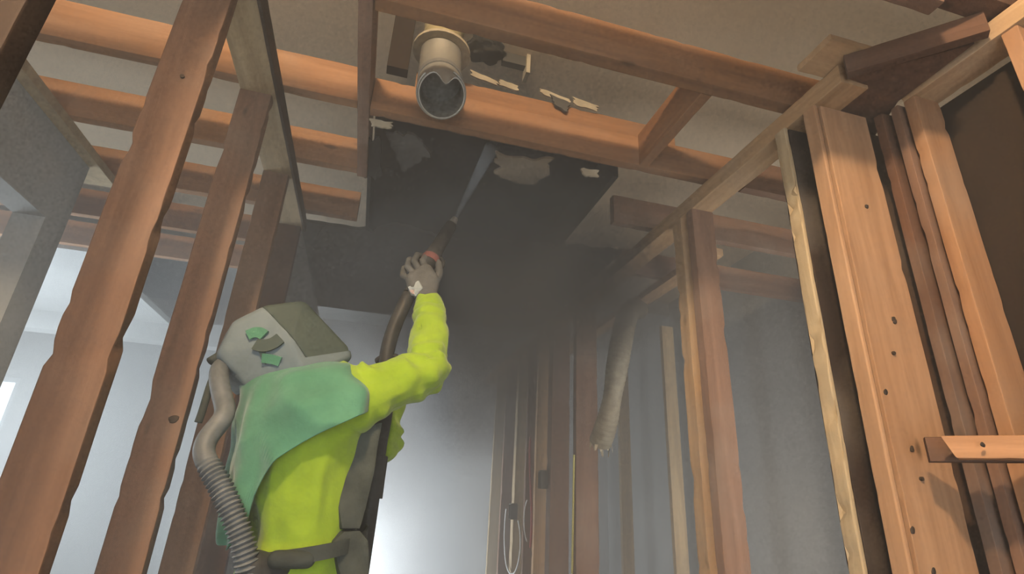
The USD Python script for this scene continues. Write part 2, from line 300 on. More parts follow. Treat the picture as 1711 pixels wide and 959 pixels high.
# ---------------------------------------------------------------- right stud wall
ZR = 2.352
rail('pale top plate sloping up the picture over the right studs', 1.118, 1.21, .872, 5.28, ZR, 2.414, W_TAN, 'y', 'top_plate', 'plate', wane=.006)
post = stud('wide brightly lit face of the right corner post', 1.138, 1.302, .966, 1.006, .038, ZR, W_POST, .005, .004, name='corner_post', cat='post')
stud('slim strip along the left of the lit corner post', 1.116, 1.130, .968, 1.012, .038, ZR, W_POST, .003, 0, name='post_strip', cat='strip')
for p in ((1493, 533), (1480, 655), (1495, 537), (1525, 886), (1560, 955), (1524, 750), (1448, 345)): knot(post, *at(*p, y=.9655), .0055, .0075, .5)
nail(post, *at(1493, 590, y=.964)); nail(post, *at(1540, 800, y=.964))
stud('raw bark-edged strip left of the corner post, its lit edge put into a pale colour', 1.110, 1.124, 1.076, 1.119, .038, ZR, W_PALE, .016, .012, name='bark_strip', cat='strip')  # lit edge and shaded face of one stud, as pale strip and dark stud
stud('stud carrying the bark-edged strip, shade put into its dark colour', 1.126, 1.25, 1.078, 1.116, .038, ZR, W_SHADED, .005, .004)  # shaded wide face, darkened through its colour
stud('stud close behind the bark-edged one, shade put into its dark colour', 1.15, 1.24, 1.125, 1.16, .038, ZR, W_SHADED, .005, .003)  # shade on this stud is put into its colour
stud('right half of the doubled stud in mid wall', 1.118, 1.213, 1.589, 1.632, .038, ZR, W_RED, .008, .004)
stud('left pale-edged half of the doubled stud', 1.116, 1.209, 1.668, 1.730, .038, ZR, W_TAN, .008, .006)
for y0, y1, w, m, lab in ((2.81, 2.857, .13, W_RED, 'brown stud beside the hanging flexible duct'), (3.22, 3.30, .12, W_RED, 'second stud past the hanging duct'),
        (3.52, 3.56, .10, W_TAN, 'third stud past the hanging duct, with a pale edge'), (3.745, 3.785, .10, W_RED, 'fourth stud past the hanging duct, with a red cable'),
        (4.02, 4.09, .10, W_PALE, 'fifth stud past the hanging duct, next to the looped cable'), (4.40, 4.44, .10, W_RED, 'dim stud at the far right of the hall'), (4.77, 4.81, .10, W_PALE, 'last stud before the far hall wall')):
    stud(lab, 1.118, 1.118+w, y0, y1, .038, ZR, m, .006, .002)
rail('floor plate under the right studs', 1.118, 1.21, .9, 5.28, 0, .038, W_RED, 'y', 'floor_plate', 'plate')
# angled corner
def prism(pts, z0, z1):
    cs = CrossSection([pts]); 
    if cs.area() <= 0: cs = CrossSection([pts[::-1]])
    return cs.extrude(z1-z0).translate((0, 0, z0))
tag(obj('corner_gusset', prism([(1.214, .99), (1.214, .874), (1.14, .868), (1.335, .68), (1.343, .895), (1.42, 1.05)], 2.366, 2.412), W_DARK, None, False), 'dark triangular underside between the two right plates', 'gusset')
board('corner_plate', 'short diagonal plate joining the two right wall plates', 'plate', (1.118, .851, 2.383), (1.322, .640, 2.383), .062, .03, (0, 0, 1), W_DARK)  # plate darkened by colour for the shadow on it
rail('top plate running out of the upper right corner', 1.345, 1.44, .20, .885, ZR, 2.406, W_TAN, 'y', 'top_plate', 'plate', wane=.005)
rail('cap board corner lying on the right wall plate', 1.04, 1.46, .81, .93, 2.416, 2.438, W_TAN, 'x', 'cap_board', 'board')
stud('slim rib stud just right of the corner post', 1.322, 1.41, .935, .962, .038, ZR, W_DARK, .005, .003)  # rib in shadow, the shade put into its dark wood
stud('second slim rib stud right of the corner post', 1.336, 1.43, .896, .920, .038, ZR, W_RED, .005, .003)
stud('added dark backing stud standing for the shade between the corner post and the rib studs', 1.30, 1.53, 1.02, 1.056, .038, ZR, W_DARK)  # added to fill the gap with dark wood in place of shade
stud('broad stud under the end of the upper right plate', 1.345, 1.437, .853, .886, .038, ZR, W_ORANGE, .005, .004)
stud('lit stud in the upper right corner under the outer plate', 1.352, 1.44, .60, .636, .038, ZR, W_ORANGE)
stud('dark stud low at the right edge', 1.352, 1.44, .70, .735, .038, 1.25, W_DARK)
rail('floor plate under the outer right wall', 1.345, 1.44, .2, .9, 0, .038, W_RED, 'y', 'floor_plate', 'plate')
blk = board('fire_block', 'short horizontal block at the right edge with a slanted end', 'block', (1.126, .849, 1.390), (1.42, .555, 1.390), .044, .036, (0, 0, 1), W_ORANGE, slant=(.38, 1.0))
knot(blk, *(at(1642, 743, y=.782)), .005, .005)
board('fire_block_brace', 'dark back brace hidden behind the short block', 'block', (1.15, .90, 1.392), (1.33, .72, 1.392), .05, .03, (0, 0, 1), W_DARK)
struct('wall_corner', box(1.442, 1.457, .1, .885, 0, 2.34), DRYWALL_SHADED, 'brown board behind the outer right studs, shadow put into its colour')  # board colour darkened to stand for the shadow on it
# faint uprights of the room beyond
for x, y, lab in ((1.9, 3.17, 'thin faint stud against the grey right-hand room'), (1.9, 3.87, 'second faint stud nearer the hanging duct'), (2.3, 2.2, 'blurred stud right of the doubled stud'), (2.3, 1.8, 'blurred stud left of the bark-edged one')):
    stud(lab, x, x+.09, y, y+.035, 0, 2.44, W_PALE)
rail('plate over the faint studs of the right-hand room', 1.47, 1.56, 2.0, 4.4, ZP, ZP+.04, W_TAN, 'y', 'top_plate', 'plate')

# ---------------------------------------------------------------- the sooty bay: lining, torn paper, debris
def sheet(pts, t, m, name, label, cat, seed, amp=.012, n=18):
    """A torn, buckled scrap: an irregular thick patch spanned by 4 corner points."""
    p = A(pts, float); g = np.linspace(0, 1, n); u, v = np.meshgrid(g, g, indexing='ij')
    P = ((1-u)*(1-v))[..., None]*p[0]+(u*(1-v))[..., None]*p[1]+(u*v)[..., None]*p[2]+((1-u)*v)[..., None]*p[3]
    nrm = np.cross(p[1]-p[0], p[3]-p[0]); nrm /= np.linalg.norm(nrm); ctr = p.mean(0)
    r = 1-.22*meshkit.noise(np.stack([u*6+seed, v*6, 0*u], -1), seed)*np.clip(np.maximum(np.abs(u-.5), np.abs(v-.5))*2, 0, 1)**3*1.4
    P = ctr+(P-ctr)*r[..., None]; P = P+nrm*((meshkit.noise(P*16+seed, seed)-.5)*amp*2)[..., None]
    top, bot = (P+nrm*t/2).reshape(-1, 3), (P-nrm*t/2).reshape(-1, 3); N = n*n
    F = []
    for i in range(n-1):
        for j in range(n-1):
            a, b, c, d = i*n+j, (i+1)*n+j, (i+1)*n+j+1, i*n+j+1
            F += [(a, b, c), (a, c, d), (a+N, c+N, b+N), (a+N, d+N, c+N)]
    rim = [i*n for i in range(n)]+[(n-1)*n+j for j in range(1, n)]+[i*n+n-1 for i in range(n-2, -1, -1)]+[j for j in range(n-2, 0, -1)]
    for a, b in zip(rim, rim[1:]+rim[:1]): F += [(b, a, a+N), (b, a+N, b+N)]
    return tag(obj(name, trimesh.Trimesh(np.vstack([top, bot]), F, process=False), m, None, 40), label, cat)
struct('ceiling_bay', box(-.13, .82, 1.62, 2.77, 2.60, 2.62), SOOT, 'soot-caked top of the open bay')
tag(obj('bay_liner', box(-.135, -.12, 1.95, 2.75, 2.45, 2.60), SOOT, None, False), 'black liner at the left side of the sooty hole', 'liner')
tag(obj('bay_liner', box(.80, .82, 1.62, 2.75, 2.45, 2.60), SOOT, None, False), 'black liner at the right side of the sooty hole', 'liner')
tag(obj('bay_liner', box(-.12, .80, 2.75, 2.77, 2.442, 2.60), SOOT, None, False), 'black liner across the back of the sooty hole', 'liner')
z0 = 2.44
sheet([at(606, 215, z=2.46), at(640, 228, z=2.46), at(640, 300, z=2.46), at(603, 300, z=2.46)], .008, SOOT, 'hanging_paper', 'black flap of paper hanging at the left of the hole', 'paper', 3)
sheet([at(822, 250, z=2.50), at(935, 262, z=2.50), at(905, 312, z=2.50), at(825, 300, z=2.50)], .01, rough('brown_board', (.20, .155, .11), (.27, .21, .15), 6, .95, .3), 'ceiling_scrap', 'tan scrap of board where the jet strikes', 'scrap', 5, .01)
sheet([at(642, 222, z=2.49), at(700, 215, z=2.49), at(722, 262, z=2.49), at(668, 290, z=2.49)], .01, SOOTY, 'ceiling_scrap', 'dull grey scrap of board left in the hole', 'scrap', 8, .012)
sheet([at(615, 198, y=1.50), at(658, 204, y=1.50), at(656, 216, y=1.50), at(620, 212, y=1.50)], .006, TORN, 'torn_board', 'pale torn end at the left of the hole joist', 'scrap', 2, .004)
sheet([at(968, 280, y=1.553), at(1002, 285, y=1.553), at(1000, 298, y=1.553), at(975, 294, y=1.553)], .008, TORN, 'torn_board', 'pale broken chip at the right end of the hole', 'scrap', 4, .004)
for k, (a, b, h, lab) in enumerate((((785, 122), (835, 142), 10, 'first torn pale strip on the ledger beside the duct'), ((832, 136), (868, 150), 11, 'second torn pale strip along the ledger'), ((900, 152), (955, 172), 9, 'thin torn strip at the middle of the ledger'), ((955, 166), (1000, 184), 12, 'pale crumbled strip at the right end of the ledger'))):
    sheet([at(a[0], a[1]-h/2, y=1.555), at(b[0], b[1]-h/2, y=1.555), at(b[0], b[1]+h/2, y=1.555), at(a[0], a[1]+h/2, y=1.555)], .006, TORN, 'torn_board', lab, 'scrap', 11+k, .006, 12)
sheet([at(916, 156, y=1.55), at(955, 172, y=1.55), at(950, 190, y=1.55), at(925, 178, y=1.55)], .01, SOOTY, 'hanging_paper', 'dark curl of paper on the ledger', 'paper', 21, .006, 12)
# small bracket and soot clump on the deck
b = thing('deck_bracket', 'small bent bracket with a pale face under the roof deck', 'bracket', at(878, 115, z=ZD-.05))
q = at(878, 115, z=ZD-.05); obj('plate', box(q[0]-.004, q[0]+.012, q[1]-.03, q[1]+.03, q[2]-.045, q[2]+.05), TORN, b, False); obj('arm', box(q[0]-.10, q[0]-.004, q[1]-.015, q[1]+.015, q[2]+.0, q[2]+.05), SOOTY, b, False)
cl = trimesh.creation.icosphere(4, 1.0); cl.vertices *= 1+.5*(meshkit.noise(cl.vertices*2.4+4, 5)[:, None]-.5)+.25*(meshkit.noise(cl.vertices*6, 6)[:, None]-.5)
cl.vertices = cl.vertices*[.075, .06, .035]+at(812, 82, z=ZD-.025); tag(obj('soot_clump', cl, SOOT, None, True), 'black clump of soot clinging to the roof deck', 'soot')

# ---------------------------------------------------------------- lathes, tubes
def spline(pts, n):
    p = A(pts, float); d = np.r_[0, np.cumsum(np.linalg.norm(np.diff(p, axis=0), axis=1))]
    from scipy.interpolate import CubicSpline
    return CubicSpline(d, p)(np.linspace(0, d[-1], n))
def tube(pts, radii, sides=20, caps=True):
    p = A(pts, float); n = len(p); r = np.broadcast_to(radii, (n,)) if np.ndim(radii) < 2 else radii
    t = np.gradient(p, axis=0); t /= np.linalg.norm(t, axis=1, keepdims=True)
    a = np.cross(t[0], [.3, .2, 1.0]); a /= np.linalg.norm(a); fr = []
    for k in range(n):
        a = a-a.dot(t[k])*t[k]; a /= np.linalg.norm(a); fr.append((a, np.cross(t[k], a)))
    ang = np.arange(sides)*2*math.pi/sides
    v = np.vstack([p[k]+r[k]*(np.cos(ang)[:, None]*fr[k][0]+np.sin(ang)[:, None]*fr[k][1]) for k in range(n)])
    i, j = np.meshgrid(np.arange(n-1), np.arange(sides), indexing='ij')
    f = np.stack([i*sides+j, i*sides+(j+1) % sides, (i+1)*sides+(j+1) % sides, (i+1)*sides+j], -1).reshape(-1, 4)
    f = np.vstack([f[:, [0, 1, 2]], f[:, [0, 2, 3]]])
    if caps:
        v = np.vstack([v, p[0], p[-1]]); N = n*sides
        f = np.vstack([f, [(N, (j+1) % sides, j) for j in range(sides)], [(N+1, (n-1)*sides+j, (n-1)*sides+(j+1) % sides) for j in range(sides)]])
    return trimesh.Trimesh(v, f, process=False)
def pipe(pts, ro, ri, sides=28):
    """A hollow tube: outer and inner skin joined at both rims."""
    o, i = tube(pts, ro, sides, False), tube(pts, ri, sides, False); N = len(o.vertices); n = len(pts)
    f = [o.faces, i.faces[:, ::-1]+N]
    for e, s in ((0, 1), (n-1, -1)):
        for j in range(sides):
            a, b = e*sides+j, e*sides+(j+1) % sides
            q = [(a, a+N, b), (b, a+N, b+N)]; f.append(A(q)[:, ::s])
    return trimesh.Trimesh(np.vstack([o.vertices, i.vertices]), np.vstack(f), process=False)

# ---------------------------------------------------------------- metal duct elbow
DY = 1.33
mouth = at(738, 158, y=DY); tow = EYE-mouth; tow /= np.linalg.norm(tow)
mdir = tow*1.0+A([.06, .03, -.10]); mdir /= np.linalg.norm(mdir)
d0 = thing('metal_duct', 'round tin duct elbow with a dented mouth between the joists', 'duct', mouth)
path = spline([mouth, mouth-mdir*.05, mouth-mdir*.10+A([0, .01, .02]), mouth-mdir*.13+A([-.005, .03, .10]), mouth-mdir*.13+A([-.008, .035, .20])], 30)
R = .072
pp_ = pipe(path, R, R-.004, 48)
# dent: fold the top of the rim inward like the photo's heart-shaped mouth
updir = UP-UP.dot(mdir)*mdir; updir /= np.linalg.norm(updir); sidedir = np.cross(mdir, updir)
rel = pp_.vertices-mouth; along = -(rel@mdir); uu = rel@updir; ss = rel@sidedir
fade = np.clip(1-along/.06, 0, 1)
pp_.vertices -= updir*(np.clip(uu, 0, None)*.55*fade*np.exp(-((ss+.012)/.022)**2))[:, None]
obj('elbow', pp_, TIN, d0, 40)
ring = tube(np.vstack([mouth-mdir*.028+(R+.003)*(math.cos(a)*updir+math.sin(a)*sidedir) for a in np.linspace(.7, 2*math.pi-.5, 40)]), .004, 8); obj('seam_bead', ring, TIN, d0, 40)
obj('crimp_band', tube([path[15], path[16], path[17]], R+.004, 40), TIN_IN, d0, 40)
top = path[-1]
obj('flange', prism([(top[0]+.10*math.cos(a), top[1]+.10*math.sin(a)) for a in np.linspace(0, 2*math.pi, 25)[:-1]], top[2]-.01, top[2]+.0), TORN, d0)
q = at(742, 62, z=ZD-.05)
tag(obj('duct_wrap', tube(spline([(q[0], q[1]-.01, ZD-.002), (q[0]-.006, q[1]-.025, ZD-.08), (top[0], top[1]+.01, 2.72), (top[0], top[1], 2.62)], 16), np.linspace(.075, .055, 16)+.004*np.sin(np.arange(16)*2), 24), rough('yellow_wrap', (.34, .28, .15), (.46, .39, .23), 14, .9, .5, 40), None, 50), 'yellowish insulation wrap above the tin duct', 'insulation')
# box chase beside the duct
tag(obj('bay_liner', box(-.10, -.03, 1.455, 1.495, ZT+.005, ZD), DRYWALL_SHADED, None, False), 'brown upright board in the bay left of the tin duct', 'liner')

# ---------------------------------------------------------------- flexible duct
fd = thing('flexible_duct', 'dusty ribbed flexible duct hanging with a frayed end', 'duct', at(1030, 555, x=1.13))
fp = spline([(1.50, 2.74, 2.36), at(1050, 524, x=1.30), at(1038, 572, x=1.18), at(1030, 620, x=1.145), at(1020, 680, x=1.13), at(1003, 738, x=1.125)], 150)
rr = .052+.0045*np.abs(np.sin(np.arange(150)*1.05))-.010*np.exp(-((np.arange(150)-118)/14.0)**2)
obj('sleeve', pipe(fp, rr, rr-.004, 28), FLEX, fd, 50)
en = fp[-1]; fr = []
for k in range(11):
    a = k*2*math.pi/11; rs = np.random.default_rng(40+k)
    s0 = en+A([.05*math.cos(a), .05*math.sin(a), .01]); s1 = s0+A([rs.normal(0, .014), rs.normal(0, .014), -.03-rs.random()*.055]); 
    dd = A([-math.sin(a), math.cos(a), 0])*.013
    fr.append(trimesh.Trimesh([s0-dd, s0+dd, s1+dd*.3, s1-dd*.3, s0-dd+.002, s0+dd+.002, s1+dd*.3+.002, s1-dd*.3+.002], [(0, 1, 2), (0, 2, 3), (4, 6, 5), (4, 7, 6), (0, 4, 5), (0, 5, 1), (1, 5, 6), (1, 6, 2), (2, 6, 7), (2, 7, 3), (3, 7, 4), (3, 4, 0)], process=False))
obj('frayed_end', cat_(fr), TORN, fd, False)

# ---------------------------------------------------------------- wiring on the far right studs
def cable(label, pts, r, m): tag(obj('electrical_cable', tube(spline(pts, 60), r, 8), m, None, True), label, 'cable')
cable('white cable looping below the far outlet box', [at(846, 850, x=1.10), at(843, 900, x=1.10), at(848, 950, x=1.10), at(860, 956, x=1.10), at(868, 930, x=1.10), at(866, 870, x=1.10)], .006, CABLE_W)
cable('red cable running down the fourth far stud', [at(886, 730, x=1.112), at(886, 800, x=1.112), at(888, 860, x=1.112), at(886, 915, x=1.112)], .007, CABLE_R)
cable('yellow cable running down the first far stud', [at(959, 760, x=1.112), at(958, 840, x=1.112), at(957, 900, x=1.112), at(956, 958, x=1.112)], .006, CABLE_Y)
cable('short curled wire end in the far stud bay', [at(881, 835, x=1.10), at(876, 860, x=1.10), at(876, 880, x=1.10), at(881, 905, x=1.10)], .004, CABLE_W)
for p, lab in (((908, 802), 'dark outlet box on the second far stud'), ((857, 855), 'dim outlet box beside the looped cable')):
    q = at(*p, x=1.10); t = thing('outlet_box', lab, 'outlet box', q)
    o = Manifold.cube((.05, .06, .10), True)-Manifold.cube((.046, .052, .092), True).translate((-.006, 0, 0)); obj('box_shell', o.translate(tuple(q)), BOXBLUE, t); obj('mounting_tab', box(q[0]-.02, q[0]+.02, q[1]-.032, q[1]+.032, q[2]+.05, q[2]+.056), BOXBLUE, t, False)

# ---------------------------------------------------------------- the worker
def sph(p, r, n=24): return Manifold.sphere(r, n).translate(tuple(map(float, p)))
def hull(*pr): return Manifold.batch_hull([sph(p, r) for p, r in pr])
def add(ms): return Manifold.batch_boolean(ms, OpType.Add)
def soft(m, edge=.012, it=14):
    q = m.refine_to_length(edge).to_mesh(); t = trimesh.Trimesh(q.vert_properties[:, :3], q.tri_verts, process=True)
    trimesh.smoothing.filter_taubin(t, lamb=.5, nu=.52, iterations=it); return t
Fv, Rv, Zv = A([.95, .31, 0]), A([.31, -.95, 0]), A([0, 0, 1.0])
Y0 = 1.46
pel = at(490, 958, y=1.50); pel[2] = 1.02
chest = at(500, 730, y=1.48); neck = at(520, 655, y=1.47)
shR = at(588, 668, y=1.34); elR = at(716, 622, y=1.40); wrR = at(717, 512, y=1.545)
shL = neck+A([.02, .16, -.05]); elL = at(640, 742, y=1.66); wrL = at(652, 640, y=1.62)
head = at(478, 590, y=1.46)
hipR, hipL = pel+Rv*.085+A([0, 0, -.06]), pel-Rv*.085+A([0, 0, -.06])
ftR, ftL = A([-.10, 1.42, .09]), A([.02, 1.66, .09])
knR, knL = (hipR+ftR)/2+Fv*.04, (hipL+ftL)/2+Fv*.05
def figure(e, arms=True, legs=True):
    """Torso, arms and legs as hulls of spheres, every radius grown by e."""
    g = [hull((pel+Rv*.07, .105+e), (pel-Rv*.07, .105+e), (pel+Zv*.14+Rv*.06, .100+e), (pel+Zv*.14-Rv*.06, .100+e)),
         hull((pel+Zv*.14+Rv*.06, .100+e), (pel+Zv*.14-Rv*.06, .100+e), (chest+Rv*.10, .115+e), (chest-Rv*.10, .115+e)),
         hull((chest+Rv*.10, .115+e), (chest-Rv*.10, .115+e), (neck-Zv*.03, .07+e), (shR*.72+neck*.28, .072+e), (shL, .07+e))]
    if arms:
        g += [hull((shR*.7+neck*.3, .075+e), (shR, .068+e)), hull((shR, .066+e), (elR, .047+e)), hull((elR, .047+e), (elR*.45+wrR*.55, .044+e), ), hull((elR*.45+wrR*.55, .044+e), (wrR, .033+e)),
              hull((shL, .064+e), (elL, .047+e)), hull((elL, .046+e), (wrL, .034+e))]
    if legs:
        for h, k, f in ((hipR, knR, ftR), (hipL, knL, ftL)): g += [hull((h, .095+e), (k, .062+e)), hull((k, .060+e), (k*.6+f*.4-Fv*.02, .058+e)), hull((k*.6+f*.4-Fv*.02, .058+e), (f, .042+e))]
    return add(g)
wk = thing('worker', 'person in hooded helmet, green cape and yellow shirt blasting the ceiling', 'person', (pel[0], pel[1], 0))
hd = [hull((head-Fv*.02, .088), (head+Fv*.02+Zv*.01, .085)), hull((head+Fv*.045-Zv*.055, .055), (head, .075)), hull((head+Fv*.10-Zv*.005, .012), (head+Fv*.088+Zv*.025, .008)),
      hull((head+Rv*.082, .016), (head+Rv*.082+Zv*.025, .014)), hull((head-Rv*.082, .016), (head-Rv*.082+Zv*.025, .014)), hull((head-Zv*.06, .055), (neck, .058)), hull((head+Fv*.088-Zv*.05+Rv*.02, .008), (head+Fv*.088-Zv*.05-Rv*.02, .008))]
obj('body', soft(add([figure(-.012)]+hd+[hull((ftR, .03), (ftR+Fv*.14-Zv*.04, .028)), hull((ftL, .03), (ftL+Fv*.14-Zv*.04, .028)), hull((wrR, .022), (wrR*.4+at(697, 470, y=1.56)*.6, .024)), hull((wrL, .022), (wrL+Zv*.05, .022))]), .016, 8), SKIN, wk, True)
# shirt: grown figure without legs, wrinkled
sm = soft(figure(.008, True, False), .0085, 16)
V = sm.vertices; nrm = sm.vertex_normals
def seg_t(P, a, b): ab = b-a; t = np.clip((P-a)@ab/ab.dot(ab), 0, 1); return t, np.linalg.norm(P-(a+t[:, None]*ab), axis=1)
w = np.zeros(len(V))
for a, b, fr_ in ((shR, elR, 26), (elR, wrR, 30), (shL, elL, 22), (elL, wrL, 26)):
    t, d = seg_t(V, a, b); L = np.linalg.norm(b-a)
    ph = t*L*fr_*4.2+13*meshkit.noise(V*[11, 11, 11], 4); w += np.where(d < .09, (np.sin(ph)*.4*meshkit.noise(V*13+5, 6)+meshkit.noise(V*28, 8)-.5)*.0125*np.clip(1.2-np.abs(d-.05)/.06, 0, 1), 0)
w += (.5-np.abs(meshkit.noise(V*[20, 20, 7], 12)-.5)*2)*.012+(meshkit.noise(V*[34, 34, 16]+3, 13)-.5)*.006
sm.vertices = V+nrm*w[:, None]
obj('shirt', sm, HIVIS, wk, True)
obj('sleeve_cuff', soft(hull((wrR+(elR-wrR)*.06, .046), (wrR-(elR-wrR)*.04, .042)), .008, 6), HIVIS, wk, True)
tr = [hull((pel+Rv*.07-Zv*.02, .118), (pel-Rv*.07-Zv*.02, .118))]
for h, k, f in ((hipR, knR, ftR), (hipL, knL, ftL)): tr += [hull((h, .112), (k, .078)), hull((k, .078), (f+Zv*.03, .062))]
obj('trousers', soft(add(tr), .016, 10), TROUSER, wk, True)
for f in (ftR, ftL):
    bm = add([hull((f+Zv*.03, .055), (f-Zv*.04, .048)), hull((f-Zv*.045, .044), (f+Fv*.15-Zv*.052, .038))]).trim_by_plane((0, 0, 1), .004); obj('boot', soft(bm, .012, 4), BOOT, wk, True)

# hood helmet
rimB, rimF = at(402, 652, y=Y0), at(578, 612, y=Y0); rimM = (rimB+rimF)/2
hp = [(at(382, 598, y=Y0), .030, .06), (at(400, 560, y=Y0), .030, .06), (at(440, 540, y=Y0), .028, .075), (at(490, 532, y=Y0), .026, .075), (at(503, 537, y=Y0), .020, .065),
      (at(560, 592, y=Y0), .016, .06), (at(562, 602, y=Y0), .016, .06), (at(410, 640, y=Y0), .018, .07), (rimM-Zv*.005, .02, .105), (at(470, 590, y=Y0), .03, .105)]
def hood(grow=0.0): return Manifold.batch_hull([sph(p+s*Rv*wd, r+grow) for p, r, wd in hp for s in (-1, 1)])
rd = rimF-rimB; rd /= np.linalg.norm(rd); rn = np.cross(Rv, rd); rn /= np.linalg.norm(rn)
if rn[2] < 0: rn = -rn
H = (hood()-hood(-.010)).trim_by_plane(tuple(rn), float(rn.dot(rimM)))
sp0, sp1 = at(428, 528, y=Y0), at(520, 648, y=Y0); sd = sp1-sp0; sn = np.cross(sd, Rv); sn /= np.linalg.norm(sn)
if sn.dot(Fv) < 0: sn = -sn
Hf, Hb = H.split_by_plane(tuple(sn), float(sn.dot(sp0)))
obj('hood_shell', soft(Hb, .010, 3), GREY_SH, wk, 50, label='dusty grey back shell of the hood')
obj('hood_front', soft(Hf, .010, 3), GREEN_D, wk, 50, label='dull green front of the hood')
band = ((hood(.004)-hood(-.004)).trim_by_plane(tuple(rn), float(rn.dot(rimM))-.004)).trim_by_plane(tuple(-rn), -float(rn.dot(rimM))-.030)
obj('hood_rim', band, GREY_SH, wk, 40)
vis = ((hood(.003)-hood(-.002)).trim_by_plane(tuple(A([.80, .56, .2])/np.linalg.norm([.80, .56, .2])), float((A([.80, .56, .2])/np.linalg.norm([.80, .56, .2])).dot(at(548, 580, y=Y0)+A([.03, .03, 0])))))
if not vis.is_empty(): obj('visor', vis, VISOR, wk, 40)
def hit(px, py, mesh):
    """Where the line of sight at a pixel first meets a mesh: where a small part is fixed on it."""
    d = (px-855.5)/FPX*RIGHT-(py-479.5)/FPX*UP+FWD; t0 = mesh.triangles; e1, e2 = t0[:, 1]-t0[:, 0], t0[:, 2]-t0[:, 0]
    h = np.cross(d, e2); a = (e1*h).sum(1); a = np.where(np.abs(a) < 1e-12, 1e-12, a); s = EYE-t0[:, 0]; u = (s*h).sum(1)/a; q = np.cross(s, e1); v = (q@d)/a; t = (e2*q).sum(1)/a
    ok = (u >= 0) & (v >= 0) & (u+v <= 1) & (t > .05)
    k = np.where(ok)[0][np.argmin(t[ok])]; n = np.cross(e1[k], e2[k]); n /= np.linalg.norm(n)
    return EYE+t[k]*d, n*(-1 if n.dot(d) > 0 else 1)
hq = hood().to_mesh(); hmesh = trimesh.Trimesh(hq.vert_properties[:, :3], hq.tri_verts)
def strap(pts, width, th, m, name='hood_strap', mesh=None, lift=.003):
    hs = [hit(*p, mesh or hmesh) for p in pts]; P = spline([h+n*lift for h, n in hs], 24) if len(pts) > 2 else np.linspace(hs[0][0]+hs[0][1]*lift, hs[1][0]+hs[1][1]*lift, 12)
    n = np.mean([h[1] for h in hs], 0); n /= np.linalg.norm(n); t = np.gradient(P, axis=0); t /= np.linalg.norm(t, axis=1, keepdims=True); s = np.cross(t, n); s /= np.linalg.norm(s, axis=1, keepdims=True)
    V = np.stack([P-s*width/2, P+s*width/2, P+s*width/2+n*th, P-s*width/2+n*th], 1).reshape(-1, 3); N = len(P); F = []
    for i in range(N-1):
        for j in range(4): a, b = i*4+j, i*4+(j+1) % 4; F += [(a, b, b+4), (a, b+4, a+4)]
    F += [(0, 2, 1), (0, 3, 2), (4*N-4, 4*N-3, 4*N-2), (4*N-4, 4*N-2, 4*N-1)]
    T = trimesh.Trimesh(V, F, process=False); trimesh.repair.fix_normals(T); obj(name, T, m, wk, 30)
strap([(416, 562), (432, 557), (444, 562)], .026, .006, GREEN)
strap([(428, 575), (445, 578), (470, 566)], .030, .004, GREEN_D)
strap([(440, 598), (456, 600), (470, 604)], .022, .006, GREEN)
strap([(432, 572), (440, 590), (448, 606)], .012, .003, GREEN_D)

